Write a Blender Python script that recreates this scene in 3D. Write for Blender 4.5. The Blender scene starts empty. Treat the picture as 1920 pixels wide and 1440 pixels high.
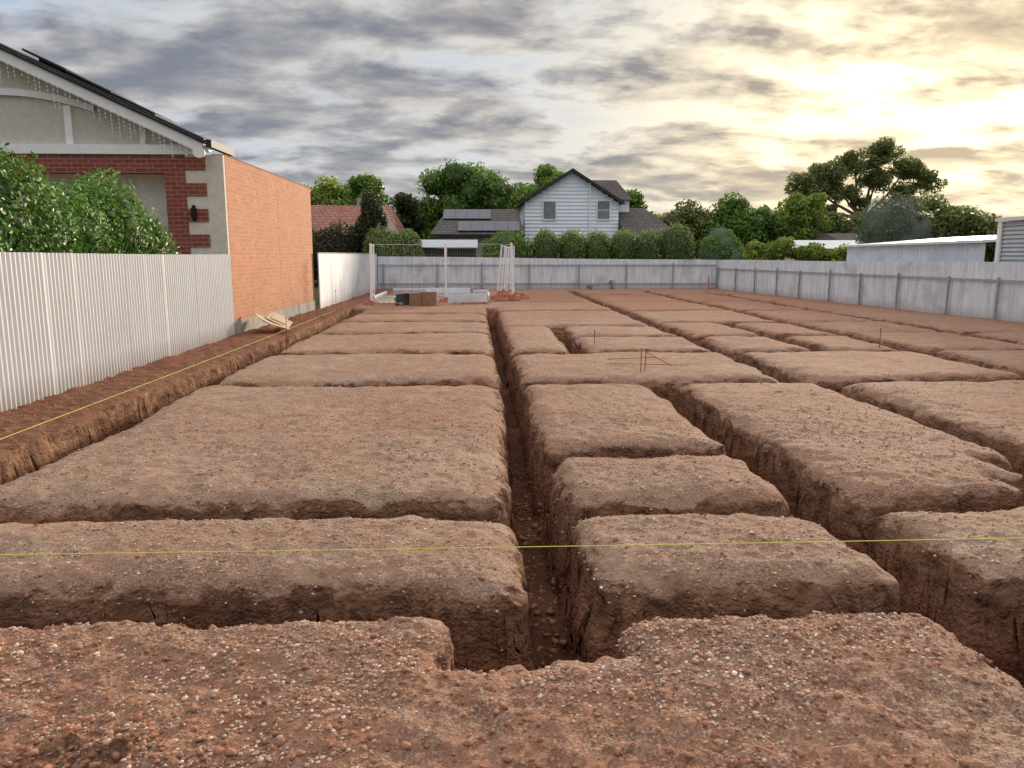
import bpy, math, random
import numpy as np
from mathutils import Vector
random.seed(3); rng=np.random.default_rng(5)
scene=bpy.context.scene
COL=scene.collection
# ------------------------------------------------------------------ helpers
class MB:
    def __init__(s): s.v=[]; s.f=[]
    def add(s,vs,fs):
        o=len(s.v); s.v+= [tuple(p) for p in vs]; s.f+=[tuple(i+o for i in f) for f in fs]; return s
    def box(s,x0,x1,y0,y1,z0,z1,b=0.0):
        return s.add([(x0,y0,z0),(x1,y0,z0),(x1,y1,z0),(x0,y1,z0),(x0,y0,z1),(x1,y0,z1),(x1,y1,z1),(x0,y1,z1)],
          [(0,3,2,1),(4,5,6,7),(0,1,5,4),(1,2,6,5),(2,3,7,6),(3,0,4,7)])
    def obox(s,c,ax,ay,az):
        c=Vector(c);ax=Vector(ax);ay=Vector(ay);az=Vector(az)
        vs=[c+ax*i+ay*j+az*k for k in(-1,1) for (i,j) in((-1,-1),(1,-1),(1,1),(-1,1))]
        return s.add(vs,[(0,3,2,1),(4,5,6,7),(0,1,5,4),(1,2,6,5),(2,3,7,6),(3,0,4,7)])
    def tube(s,pts,rad,n=6,cap=True):
        pts=[Vector(p) for p in pts]
        if not hasattr(rad,'__len__'): rad=[rad]*len(pts)
        vs=[];fs=[]
        for i,p in enumerate(pts):
            d=(pts[min(i+1,len(pts)-1)]-pts[max(i-1,0)]).normalized()
            a=d.cross(Vector((0,0,1)))
            if a.length<.05: a=d.cross(Vector((1,0,0)))
            a.normalize(); b=d.cross(a)
            for k in range(n):
                t=2*math.pi*k/n; vs.append(p+(a*math.cos(t)+b*math.sin(t))*rad[i])
        for i in range(len(pts)-1):
            for k in range(n):
                fs.append((i*n+k,i*n+(k+1)%n,(i+1)*n+(k+1)%n,(i+1)*n+k))
        if cap:
            fs.append(tuple(range(n))[::-1]); fs.append(tuple((len(pts)-1)*n+k for k in range(n)))
        return s.add(vs,fs)
    def corr(s,p0,p1,z0,z1,pitch=.076,amp=.009,seg=6,zt=None):
        p0=Vector((p0[0],p0[1],0));p1=Vector((p1[0],p1[1],0));d=p1-p0;L=d.length;d.normalize();nn=Vector((-d.y,d.x,0))
        N=int(L/pitch*seg); vs=[]
        for i in range(N+1):
            t=i*pitch/seg; sheet=int(t/0.762); q=p0+d*t+nn*(amp*math.cos(2*math.pi*i/seg)+.006*math.sin(sheet*7.7))
            dz=.013*math.sin(sheet*12.9)
            top=z1 if zt is None else z1+(zt-z1)*t/L
            vs.append((q.x,q.y,z0)); vs.append((q.x,q.y,top+dz))
        return s.add(vs,[(2*i,2*i+2,2*i+3,2*i+1) for i in range(N)])
def mkobj(name,me,parent=None,mat=None):
    o=bpy.data.objects.new(name,me); COL.objects.link(o)
    if parent: o.parent=parent
    if mat and me: me.materials.append(mat)
    return o
def thing(name,loc,label,cat,group=None):
    o=bpy.data.objects.new(name,None); o.location=loc; o.empty_display_size=.3; COL.objects.link(o)
    o['label']=label;o['category']=cat
    if group:o['group']=group
    return o
def part(parent,name,mb,mat,smooth=False,label=None,root=None):
    r=root or parent
    L=r.location
    me=bpy.data.meshes.new(name); me.from_pydata([(a-L.x,b-L.y,c-L.z) for a,b,c in mb.v],[],mb.f); me.update()
    if smooth: me.polygons.foreach_set('use_smooth',[True]*len(me.polygons))
    o=mkobj(name,me,parent,mat)
    if label:o['label']=label
    return o
def solo(name,mb,mat,label,cat,group=None,loc=None,smooth=False,kind=None):
    if loc is None:
        a=np.array(mb.v); loc=(float(a[:,0].mean()),float(a[:,1].mean()),float(a[:,2].min()))
    me=bpy.data.meshes.new(name); me.from_pydata([(a-loc[0],b-loc[1],c-loc[2]) for a,b,c in mb.v],[],mb.f); me.update()
    if smooth: me.polygons.foreach_set('use_smooth',[True]*len(me.polygons))
    o=mkobj(name,me,None,mat); o.location=loc; o['label']=label;o['category']=cat
    if group:o['group']=group
    if kind:o['kind']=kind
    return o
def mesh_np(name,V,F,smooth=False,tone=None,attrs=None):
    V=np.ascontiguousarray(V,dtype=np.float32);F=np.ascontiguousarray(F,dtype=np.int32)
    me=bpy.data.meshes.new(name); me.vertices.add(len(V)); me.vertices.foreach_set('co',V.ravel()); k=F.shape[1]
    me.loops.add(F.size); me.loops.foreach_set('vertex_index',F.ravel())
    me.polygons.add(len(F)); me.polygons.foreach_set('loop_start',np.arange(0,F.size,k,dtype=np.int32))
    if smooth: me.polygons.foreach_set('use_smooth',np.ones(len(F),dtype=bool))
    me.update(calc_edges=True)
    A=dict(attrs or {})
    if tone is not None: A['tone']=tone
    for n,a in A.items():
        at=me.attributes.new(n,'FLOAT','POINT'); at.data.foreach_set('value',np.ascontiguousarray(a,dtype=np.float32))
    return me
# noise
def _h(i,j,k):
    s=np.sin(i*127.1+j*311.7+k*74.7)*43758.5453; return s-np.floor(s)
def vn(x,y,z=0.0):
    x=np.asarray(x,float);y=np.asarray(y,float);z=np.zeros_like(x)+z
    i=np.floor(x);j=np.floor(y);k=np.floor(z);fx=x-i;fy=y-j;fz=z-k
    fx=fx*fx*(3-2*fx);fy=fy*fy*(3-2*fy);fz=fz*fz*(3-2*fz)
    def l(a,b,t): return a+(b-a)*t
    r=l(l(l(_h(i,j,k),_h(i+1,j,k),fx),l(_h(i,j+1,k),_h(i+1,j+1,k),fx),fy),
        l(l(_h(i,j,k+1),_h(i+1,j,k+1),fx),l(_h(i,j+1,k+1),_h(i+1,j+1,k+1),fx),fy),fz)
    return r*2-1
def vn2(x,y,o=0.0):
    x=np.asarray(x,float);y=np.asarray(y,float)
    i=np.floor(x);j=np.floor(y);fx=x-i;fy=y-j
    fx=fx*fx*(3-2*fx);fy=fy*fy*(3-2*fy)
    a=_h(i,j,o)+(_h(i+1,j,o)-_h(i,j,o))*fx; b=_h(i,j+1,o)+(_h(i+1,j+1,o)-_h(i,j+1,o))*fx
    return (a+(b-a)*fy)*2-1
def fb(x,y,o=0.0,n=3):
    r=0;a=1;t=0
    for q in range(n):
        r=r+a*vn2(x*2**q+q*7.3,y*2**q-q*3.1,o+q); t+=a; a*=.5
    return r/t
# ------------------------------------------------------------------ materials
def nt(name):
    m=bpy.data.materials.new(name); m.use_nodes=True; t=m.node_tree; b=t.nodes['Principled BSDF']; return m,t,b
def N(t,typ,**k):
    n=t.nodes.new(typ)
    for a,v in k.items(): setattr(n,a,v)
    return n
def mixc(t,fac,a,b,blend='MIX'):
    n=N(t,'ShaderNodeMix',data_type='RGBA',blend_type=blend)
    for s,v in ((0,fac),(6,a),(7,b)):
        if isinstance(v,(int,float)): n.inputs[s].default_value=v
        elif isinstance(v,tuple): n.inputs[s].default_value=(*v,1)
        else: t.links.new(v,n.inputs[s])
    return n.outputs[2]
def ramp(t,inp,stops,interp='LINEAR'):
    n=N(t,'ShaderNodeValToRGB'); cr=n.color_ramp; cr.interpolation=interp
    while len(cr.elements)<len(stops): cr.elements.new(.5)
    for e,(p,c) in zip(cr.elements,stops):
        e.position=p; e.color=(*c,1) if isinstance(c,tuple) else (c,c,c,1)
    t.links.new(inp,n.inputs[0]); return n.outputs[0]
def noise(t,vec,scale,detail=4,rough=.55,dist=0):
    n=N(t,'ShaderNodeTexNoise'); n.inputs['Scale'].default_value=scale;n.inputs['Detail'].default_value=detail
    n.inputs['Roughness'].default_value=rough;n.inputs['Distortion'].default_value=dist
    if vec: t.links.new(vec,n.inputs['Vector'])
    return n.outputs['Fac']
def mth(t,op,a,b=None,c=None,clamp=False):
    n=N(t,'ShaderNodeMath',operation=op,use_clamp=clamp)
    for i,v in enumerate((a,b,c)):
        if v is None: continue
        if isinstance(v,(int,float)): n.inputs[i].default_value=v
        else: t.links.new(v,n.inputs[i])
    return n.outputs[0]
def objvec(t,scale=(1,1,1)):
    c=N(t,'ShaderNodeTexCoord'); m=N(t,'ShaderNodeMapping'); m.inputs['Scale'].default_value=scale
    t.links.new(c.outputs['Object'],m.inputs[0]); return m.outputs[0]
def bump(t,b,h,strength=.5,dist=.02):
    n=N(t,'ShaderNodeBump'); n.inputs['Strength'].default_value=strength; n.inputs['Distance'].default_value=dist
    t.links.new(h,n.inputs['Height']); t.links.new(n.outputs[0],b.inputs['Normal']); return n
def M(name,c1,c2,scale=3,rough=.8,bmp=0,bscale=30,metal=0,st=(1,1,1),lo=.35,hi=.65,spec=.3):
    m,t,b=nt(name); v=objvec(t,st); f=noise(t,v,scale,6,.6)
    c=ramp(t,f,[(lo,c1),(hi,c2)]); t.links.new(c,b.inputs['Base Color']); b.inputs['Roughness'].default_value=rough
    b.inputs['Metallic'].default_value=metal; b.inputs['Specular IOR Level'].default_value=spec
    if bmp: bump(t,b,noise(t,v,bscale,4),bmp,.02)
    return m
def brickmat(name,c1,c2,mortar,axis,bw=.24,bh=.086,ms=.01,bumpd=.01,offset=.5):
    m,t,b=nt(name); c=N(t,'ShaderNodeTexCoord'); s=N(t,'ShaderNodeSeparateXYZ'); t.links.new(c.outputs['Object'],s.inputs[0])
    q=N(t,'ShaderNodeCombineXYZ'); t.links.new(s.outputs[{'x':0,'y':1}[axis]],q.inputs[0]); t.links.new(s.outputs[2],q.inputs[1])
    br=N(t,'ShaderNodeTexBrick',offset=offset); t.links.new(q.outputs[0],br.inputs['Vector'])
    for k,v in (('Color1',(*c1,1)),('Color2',(*c2,1)),('Mortar',(*mortar,1)),('Scale',1.0),('Mortar Size',ms),('Brick Width',bw),('Row Height',bh),('Bias',0.0),('Mortar Smooth',.2)): br.inputs[k].default_value=v
    f=noise(t,c.outputs['Object'],.7,5,.6); f2=noise(t,c.outputs['Object'],14,4)
    col=mixc(t,ramp(t,f,[(.35,.0),(.7,.25)]),br.outputs['Color'],tuple(x*.75 for x in c1))
    col=mixc(t,ramp(t,f2,[(.4,.0),(.75,.35)]),col,tuple(x*1.1 for x in c2))
    t.links.new(col,b.inputs['Base Color']); b.inputs['Roughness'].default_value=.85
    bump(t,b,mth(t,'SUBTRACT',1,br.outputs['Fac']),.5,bumpd); return m
m_brick=brickmat('salmon_brick',(.38,.145,.068),(.5,.215,.105),(.46,.3,.2),'y',.29,.1,.011)
m_redbrick=brickmat('red_brick',(.19,.04,.03),(.28,.07,.045),(.34,.25,.2),'x',.25,.095,.008)
m_cream=M('cream_render',(.58,.54,.46),(.68,.64,.56),6,.9,.25,90)
m_stucco=M('beige_stucco',(.55,.52,.45),(.64,.61,.54),8,.95,.5,120)
m_trim=M('white_trim_paint',(.8,.81,.82),(.86,.87,.87),5,.5)
m_dark=M('charcoal_metal',(.022,.025,.03),(.04,.043,.05),3,.55,metal=.1)
m_black=M('black_metal',(.01,.01,.012),(.02,.02,.022),5,.6,spec=.15)
m_solar=brickmat('solar_glass',(.012,.018,.04),(.018,.026,.06),(.06,.07,.09),'x',.5,.5,.012,.001,0)
m_solar.node_tree.nodes['Principled BSDF'].inputs['Roughness'].default_value=.35
m_conc=M('concrete',(.3,.28,.25),(.42,.4,.36),4,.9,.3,40)
m_glass,t,b=nt('window_glass'); v=objvec(t); t.links.new(ramp(t,noise(t,v,2,2),[(.3,(.12,.15,.18)),(.7,(.2,.24,.28))]),b.inputs['Base Color']); b.inputs['Roughness'].default_value=.12
def fencemat(name,c,dirt,amount=.5,rust=None):
    m,t,b=nt(name); v=objvec(t); vs=objvec(t,(6,6,.5))
    f=noise(t,vs,1.3,6,.65); g=noise(t,v,1.1,6,.65)
    s=N(t,'ShaderNodeSeparateXYZ'); t.links.new(v,s.inputs[0])
    low=ramp(t,mth(t,'ADD',s.outputs[2],mth(t,'MULTIPLY',g,.35)),[(.12,1.0),(.5,.0)])
    col=mixc(t,ramp(t,f,[(.42,.0),(.8,amount)]),c,dirt)
    col=mixc(t,ramp(t,g,[(.52,.0),(.72,amount*.9)]),col,dirt)
    col=mixc(t,mth(t,'MULTIPLY',low,.5),col,rust or (.28,.17,.12))
    t.links.new(col,b.inputs['Base Color']); b.inputs['Roughness'].default_value=.6
    bump(t,b,noise(t,v,25,3),.15,.01); return m
m_fenceA=fencemat('white_corrugated_steel',(.77,.79,.78),(.58,.59,.57),.3)
m_fenceB=fencemat('weathered_fence_steel',(.72,.79,.86),(.4,.41,.43),.85)
m_fenceC=fencemat('stained_white_panel',(.72,.77,.82),(.36,.37,.38),.85)
m_post=M('grey_brown_post',(.24,.22,.21),(.38,.36,.34),8,.8)
m_rail=M('grey_rail',(.3,.29,.28),(.45,.43,.41),8,.8)
m_galv=M('galvanised_white_tube',(.72,.74,.76),(.8,.81,.82),6,.5)
m_orange=M('faded_orange_plastic',(.36,.12,.08),(.52,.23,.16),8,.7)
m_ply=M('weathered_plywood',(.42,.3,.19),(.6,.46,.32),6,.85,.2,40,st=(1,6,1))
m_card=M('brown_cardboard',(.22,.14,.09),(.29,.19,.13),6,.85)
m_steel=M('rusty_steel_rod',(.14,.05,.025),(.22,.09,.05),20,.85)
m_str=M('yellow_string_line',(.6,.66,.12),(.7,.74,.18),20,.7)
m_bark=M('tree_bark',(.09,.07,.05),(.18,.14,.1),6,.95,.5,20)
m_foam=M('white_formwork_panel',(.6,.66,.72),(.74,.78,.82),3,.6)
def shedmat(name,a,b_,period,axis=1):
    m,t,b=nt(name); v=objvec(t); s=N(t,'ShaderNodeSeparateXYZ'); t.links.new(v,s.inputs[0])
    t.links.new(ramp(t,noise(t,v,1.2,5,.6),[(.35,a),(.65,b_)]),b.inputs['Base Color']); b.inputs['Roughness'].default_value=.5
    fr=mth(t,'PINGPONG',s.outputs[axis],period); bump(t,b,mth(t,'DIVIDE',fr,period),.8,.03); return m
m_blueshed=shedmat('pale_blue_sheet',(.6,.65,.72),(.74,.78,.83),.12)
m_shroof=shedmat('pale_metal_roof',(.64,.67,.7),(.75,.77,.79),.2)
def tilemat(name,a,b_,m_,sx=.35,sz=.3):
    m=brickmat(name,a,b_,m_,'x',sx,sz*.6,.03,.04); return m
m_tilegrey=tilemat('grey_roof_tiles',(.07,.06,.056),(.12,.1,.095),(.03,.027,.027))
m_tilered=tilemat('terracotta_roof_tiles',(.27,.1,.075),(.4,.18,.13),(.12,.05,.04))
m_board=M('white_weatherboard',(.76,.84,.92),(.81,.88,.95),2,.6)
m_siding=M('grey_blue_siding',(.42,.46,.5),(.5,.54,.58),2,.5)
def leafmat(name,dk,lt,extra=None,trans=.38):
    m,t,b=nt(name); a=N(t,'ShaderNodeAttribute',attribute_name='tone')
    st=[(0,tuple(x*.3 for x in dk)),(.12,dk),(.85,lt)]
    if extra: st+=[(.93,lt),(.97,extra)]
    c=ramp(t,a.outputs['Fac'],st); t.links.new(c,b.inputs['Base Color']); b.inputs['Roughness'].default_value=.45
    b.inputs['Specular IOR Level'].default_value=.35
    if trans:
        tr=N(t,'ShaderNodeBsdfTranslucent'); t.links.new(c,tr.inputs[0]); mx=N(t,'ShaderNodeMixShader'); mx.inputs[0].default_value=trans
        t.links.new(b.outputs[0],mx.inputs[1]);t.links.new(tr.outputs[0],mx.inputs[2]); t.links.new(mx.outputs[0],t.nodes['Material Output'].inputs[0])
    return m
l_jas=leafmat('glossy_green_leaves',(.025,.075,.014),(.2,.38,.055),(.9,.92,.85),.25)
l_mid=leafmat('mid_green_leaves',(.055,.115,.024),(.25,.4,.07))
l_light=leafmat('light_green_leaves',(.09,.15,.025),(.37,.47,.08))
l_olive=leafmat('olive_green_leaves',(.08,.1,.037),(.3,.34,.11))
l_dark=leafmat('dark_conifer_leaves',(.03,.036,.018),(.11,.11,.05))
l_hedge=leafmat('clipped_hedge_leaves',(.085,.13,.042),(.32,.4,.13))
l_grey=leafmat('grey_green_leaves',(.05,.07,.035),(.17,.21,.11))
# ------------------------------------------------------------------ ground
RECTS=[(-4.5,-3.95,3.6,27),(.22,.62,3.3,27),(-.2,.45,3.3,3.8),(.28,.64,3.3,7.1),(2.42,2.9,3.7,11.1),(2.32,2.9,.5,4.0),(4.3,5.35,5.4,6.1),(4.6,5.35,5.9,6.7),(4.92,5.3,6.5,11.1),(4.6,5.0,11.0,40),
(8.4,8.8,10.9,40),(11.3,11.65,14.5,39),(1.75,2.15,14.8,20.1),(6.6,6.95,14.6,21),
(-4.3,12,3.68,4.12),(-4.3,9,5.33,5.66),(.5,2.6,6.88,7.24),(-4.3,13.3,10.98,11.35),(-4.3,12.5,14.5,14.88),
(-4.3,.4,18.3,18.65),(.4,4.8,20,20.35),(2,8.4,17.3,17.65),(-4.3,.4,21.5,21.85),(4.8,12.5,21,21.35),(-4.3,.4,24.5,24.85),
(.4,12,25.5,25.85),(.4,12,30.5,30.85),(.4,12,36,36.35),(8.6,13.5,18,18.3)]
def sdf(x,y):
    xw=x+.05*fb(x*.7,y*.7,3)+.032*fb(x*2.4,y*2.4,11)+.02*fb(x*8,y*8,13); yw=y+.05*fb(x*.7+9,y*.7,17)+.032*fb(x*2.4,y*2.4+5,23)+.02*fb(x*8+3,y*8,27)
    d=np.full_like(xw,10.0); k=.17
    for x0,x1,y0,y1 in RECTS:
        dx=np.abs(xw-(x0+x1)/2)-(x1-x0)/2; dy=np.abs(yw-(y0+y1)/2)-(y1-y0)/2
        r=np.sqrt(np.maximum(dx,0)**2+np.maximum(dy,0)**2)+np.minimum(np.maximum(dx,dy),0)
        h=np.maximum(k-np.abs(d-r),0)/k
        d=np.minimum(d,r)-h*h*k*.25*(np.minimum(d,r)>-.05)
    return d
def height(x,y):
    s=sdf(x,y)
    site=((y<42.3)&(x>-5.9)&(x<16)).astype(float)
    near=np.clip((5.2-y)/1.5,0,1); far=np.clip((14-y)/6,0,1)
    base=.03*fb(x*.7,y*.7,31)+ .02*fb(x*2.6,y*2.6,41)
    base=base+far*.014*fb(x*13,y*13,47)+ near*(.026*fb(x*6,y*6,51)+.024*np.abs(fb(x*17,y*17,53)))
    base=base+.03*np.clip(fb(x*1.9,y*1.9,57)-.25,0,1)*np.abs(fb(x*22,y*22,58))*far*2
    base=base+.09*np.exp(-(((x+1.35)/.32)**2+((y-2.5)/.15)**2))*(.3+1.6*np.abs(fb(x*12,y*12,59)))
    strip=np.clip((-4.4-x)/.25,0,1)*np.clip((x+6.2)/.3,0,1)
    base=base+strip*(-.02+.04*fb(x*2,y*2,61,4)+.035*fb(x*9,y*9,63))
    fg=np.clip((3.75-y)/.1,0,1)
    base=base+.035*fg
    ev=.085*(1+.95*fb(x*1.9,y*1.9,71)); er=.07*(1+.8*fb(x*2.2,y*2.2,73))
    sp_=np.maximum(s,0); st2=np.clip((-4.35-x)/.1,0,1)
    edge=(ev*np.exp(-sp_/er)+.028*np.exp(-sp_/.25))*(1-.6*st2)
    w=np.clip(-s/.085,0,1); w=w*w*(3-2*w)
    D=.8+.05*fb(x*1.5,y*1.5,81)
    z=base-edge-(D-.11)*w+ (w>.98)*.035*fb(x*6,y*6,83)
    return z*site+(1-site)*0.0, s, w
def seg(a,b,d0,d1):
    o=[a]
    while o[-1]<b: 
        f=(o[-1]-a)/(b-a); o.append(o[-1]+d0+(d1-d0)*f)
    return o[:-1]
def geo(a,b,d,g=1.35):
    o=[a]
    while o[-1]<b: o.append(o[-1]+d); d*=g
    return o
R=seg(0,4.4,.016,.017)+seg(4.4,8,.02,.05)+seg(8,16,.06,.12)+geo(16,700,.3)
Lx=seg(0,4.8,.016,.019)+seg(4.8,6.4,.03,.06)+geo(6.4,700,.15)
xs=np.array([-a for a in Lx[:0:-1]]+R)
ys=np.array([-a for a in geo(0,60,.4)[::-1]]+seg(.4,2.2,.08,.02)+seg(2.2,6.5,.014,.016)+seg(6.5,12,.018,.03)+seg(12,26,.03,.08)+seg(26,43,.09,.16)+geo(43,1200,.3))
ys=np.unique(ys)
X,Y=np.meshgrid(xs,ys); sh=X.shape; x=X.ravel();y=Y.ravel()
z,s,w=height(x,y)
m=np.exp(-((s+.045)/.085)**2)*(y<20)*(y>0)
def rid(a,b_,c): return 1-2*np.abs(vn(a,b_,c))
ax=.04*vn(x*3,y*3,z*4)+.034*rid(x*6,y*6,z*7+4)+.018*rid(x*14,y*14,z*16); ay=.04*vn(x*3+7,y*3,z*4+9)+.034*rid(x*6,y*6+8,z*7+14)+.018*rid(x*14+5,y*14,z*16+3)
x2=x+ax*m; y2=y+ay*m; z2=z+m*.035*vn(x*8,y*8,z*7)
n0,n1=sh
idx=np.arange(n0*n1).reshape(sh)
F=np.stack([idx[:-1,:-1],idx[:-1,1:],idx[1:,1:],idx[1:,:-1]],-1).reshape(-1,4)
big=fb(x*.35,y*.35,91,4)
strip=np.clip((-4.3-x)/.2,0,1)
red=strip*.95+np.clip((y-22)/8,0,1)*.8+np.clip((x-4)/5,0,1)*.35+np.clip((3.9-y)/.6,0,1)*(.5+.9*fb(x*.9,y*.9,95,4))+.15
red=np.clip(red+.5*big,0,1)*((x<16)&(y<42.6))
grass=1-((y<42.3)&(x>-5.9)&(x<15.5)).astype(float)
me=mesh_np('ground',np.stack([x2,y2,z2],1),F,True,attrs={'red':red,'strip':strip,'grass':grass})
g=mkobj('ground',me); g['kind']='structure'
# ground material
mt,t,b=nt('excavated_earth'); me.materials.append(mt)
v=objvec(t); geo_=N(t,'ShaderNodeNewGeometry'); sp=N(t,'ShaderNodeSeparateXYZ'); t.links.new(geo_.outputs['True Normal'],sp.inputs[0])
pos=N(t,'ShaderNodeSeparateXYZ'); t.links.new(geo_.outputs['Position'],pos.inputs[0])
ar=N(t,'ShaderNodeAttribute',attribute_name='red').outputs['Fac']; ag=N(t,'ShaderNodeAttribute',attribute_name='grass').outputs['Fac']; as_=N(t,'ShaderNodeAttribute',attribute_name='strip').outputs['Fac']
def vor(scale,rand=1,vec=None):
    n=N(t,'ShaderNodeTexVoronoi'); n.inputs['Scale'].default_value=scale; t.links.new(vec or v,n.inputs['Vector']); return n
v1=vor(48);v2=vor(110);v3=vor(24)
def sepx(c):
    q=N(t,'ShaderNodeSeparateColor'); t.links.new(c,q.inputs[0]); return q.outputs[0]
n_big=noise(t,v,.8,6,.6); n_mid=noise(t,v,5,6,.65); n_fine=noise(t,v,40,5,.7); n_grav=noise(t,v,1.7,5,.65)
tan=ramp(t,n_mid,[(.3,(.33,.195,.135)),(.55,(.5,.345,.255)),(.75,(.62,.475,.37))])
redc=ramp(t,n_mid,[(.3,(.24,.08,.04)),(.6,(.43,.175,.095)),(.8,(.53,.265,.165))])
top=mixc(t,mth(t,'MULTIPLY',ar,.9),tan,redc)
top=mixc(t,ramp(t,n_big,[(.4,.0),(.66,.6)]),top,(.35,.17,.105))
gm=ramp(t,n_grav,[(.36,.25),(.58,1.0)])
peb=ramp(t,sepx(v1.outputs['Color']),[(0,(.13,.07,.045)),(.5,(.37,.24,.175)),(.8,(.6,.47,.38)),(1,(.74,.65,.56))])
pm=mth(t,'MULTIPLY',ramp(t,v1.outputs['Distance'],[(.3,1.0),(.5,.0)]),ramp(t,sepx(v1.outputs['Color']),[(.4,.0),(.5,1.0)]))
top=mixc(t,mth(t,'MULTIPLY',mth(t,'MULTIPLY',pm,.85),gm),top,peb)
peb2=ramp(t,sepx(v2.outputs['Color']),[(0,(.1,.048,.028)),(.6,(.41,.265,.19)),(1,(.7,.57,.47))])
top=mixc(t,mth(t,'MULTIPLY',gm,.42),top,peb2)
top=mixc(t,mth(t,'MULTIPLY',as_,.6),top,(.2,.072,.04))
n_strat=noise(t,objvec(t,(1,1,2.0)),3.0,7,.7,.4)
wallc=ramp(t,n_strat,[(.3,(.1,.048,.032)),(.48,(.27,.14,.088)),(.68,(.5,.29,.185))])
wallr=ramp(t,n_fine,[(.3,(.21,.076,.04)),(.7,(.43,.185,.105))])
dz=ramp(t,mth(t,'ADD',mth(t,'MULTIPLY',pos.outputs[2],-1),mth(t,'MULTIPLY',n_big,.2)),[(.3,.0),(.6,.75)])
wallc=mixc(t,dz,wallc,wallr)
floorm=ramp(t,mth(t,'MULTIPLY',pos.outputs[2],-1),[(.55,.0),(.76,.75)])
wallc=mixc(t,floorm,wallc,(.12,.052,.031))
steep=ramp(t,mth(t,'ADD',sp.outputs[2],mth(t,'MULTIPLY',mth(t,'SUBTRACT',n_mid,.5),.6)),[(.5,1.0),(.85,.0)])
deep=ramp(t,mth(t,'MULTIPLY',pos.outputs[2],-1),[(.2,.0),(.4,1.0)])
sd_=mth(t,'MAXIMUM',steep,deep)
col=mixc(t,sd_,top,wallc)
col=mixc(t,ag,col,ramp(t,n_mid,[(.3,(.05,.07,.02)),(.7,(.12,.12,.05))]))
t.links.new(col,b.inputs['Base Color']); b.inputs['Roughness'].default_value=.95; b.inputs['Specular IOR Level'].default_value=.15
vw=vor(8,1,objvec(t,(1,1,1.1))); vw2=vor(21)
hh=mth(t,'ADD',mth(t,'MULTIPLY',mth(t,'MULTIPLY',mth(t,'SUBTRACT',1,v1.outputs['Distance']),.9),gm),mth(t,'ADD',mth(t,'MULTIPLY',n_fine,1.3),mth(t,'MULTIPLY',n_strat,2.8)))
hh=mth(t,'ADD',hh,mth(t,'MULTIPLY',mth(t,'SUBTRACT',1,v3.outputs['Distance']),.4))
hw=mth(t,'ADD',mth(t,'MULTIPLY',mth(t,'SUBTRACT',1,vw.outputs['Distance']),1.4),mth(t,'MULTIPLY',mth(t,'SUBTRACT',1,vw2.outputs['Distance']),.9))
hh=mth(t,'ADD',hh,mth(t,'MULTIPLY',hw,sd_))
bump(t,b,hh,1.0,.032)
# stones
def ico(sub=1):
    import bmesh
    bm=bmesh.new(); bmesh.ops.create_icosphere(bm,subdivisions=sub,radius=1)
    bm.verts.ensure_lookup_table()
    V=np.array([vv.co[:] for vv in bm.verts]); Fc=np.array([[q.index for q in f.verts] for f in bm.faces]); bm.free(); return V,Fc
IV,IF=ico(1); IV2,IF2=ico(2)
def stones(px,py,r,tone,V0=IV,F0=IF,jit=.28,sink=.25,smin=.02):
    pz,ss,_=height(px,py); ok=ss>smin; px,py,pz,r,tone=px[ok],py[ok],pz[ok],r[ok],tone[ok]
    n=len(px); sc=r[:,None]*rng.uniform(.55,1.35,(n,3)); sc[:,2]*=.7
    a=rng.uniform(0,6.28,n); V=V0[None]*sc[:,None,:]*(1+rng.uniform(-jit,jit,(n,len(V0),1)))
    c,s_=np.cos(a)[:,None],np.sin(a)[:,None]
    vx=V[:,:,0]*c-V[:,:,1]*s_; vy=V[:,:,0]*s_+V[:,:,1]*c
    V=np.stack([vx+px[:,None],vy+py[:,None],V[:,:,2]+(pz+r*sink)[:,None]],-1)
    Fc=F0[None]+(np.arange(n)*len(V0))[:,None,None]
    return V.reshape(-1,3),Fc.reshape(-1,3),np.repeat(tone,len(V0))
def rr(n,lo,hi,p=2.5): return lo+(hi-lo)*rng.random(n)**p
P=[]
n=36000; P.append((rng.uniform(-2.7,3.1,n),rng.uniform(2.1,3.75,n),rr(n,.0025,.011,3)))
n=1200; P.append((rng.uniform(-2.7,3.1,n),rng.uniform(2.1,3.5,n),rr(n,.008,.019,2.2)))
n=28000; yy=3.7+8*rng.random(n)**1.6; P.append((rng.uniform(-.62,.72,n)*yy*1.02,yy,rr(n,.0035,.012,3)))
px=np.concatenate([p[0] for p in P]);py=np.concatenate([p[1] for p in P]);r=np.concatenate([p[2] for p in P])
ok=(px>-4.5); cl=1.7*fb(px*1.2,py*1.2,5)+.5*vn2(px*6,py*6,9)+rng.uniform(-.65,.65,len(px)); ok&=cl>-.1
px,py,r=px[ok],py[ok],r[ok]
V,Fc,tn=stones(px,py,r,rng.random(len(px)),smin=-.02)
mg,t,b=nt('crushed_rock'); a=N(t,'ShaderNodeAttribute',attribute_name='tone')
t.links.new(ramp(t,a.outputs['Fac'],[(0,(.23,.12,.075)),(.5,(.42,.275,.2)),(.85,(.56,.43,.34)),(.98,(.65,.54,.45)),(1,(.8,.77,.72))]),b.inputs['Base Color']); b.inputs['Roughness'].default_value=.9
bump(t,b,noise(t,objvec(t),150,3),.4,.004)
o=mkobj('gravel',mesh_np('gravel',V,Fc,False,tn),None,mg); o['kind']='stuff'; o['label']='loose tan and pinkish crushed rock scattered on earth'; o['category']='gravel'
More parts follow.
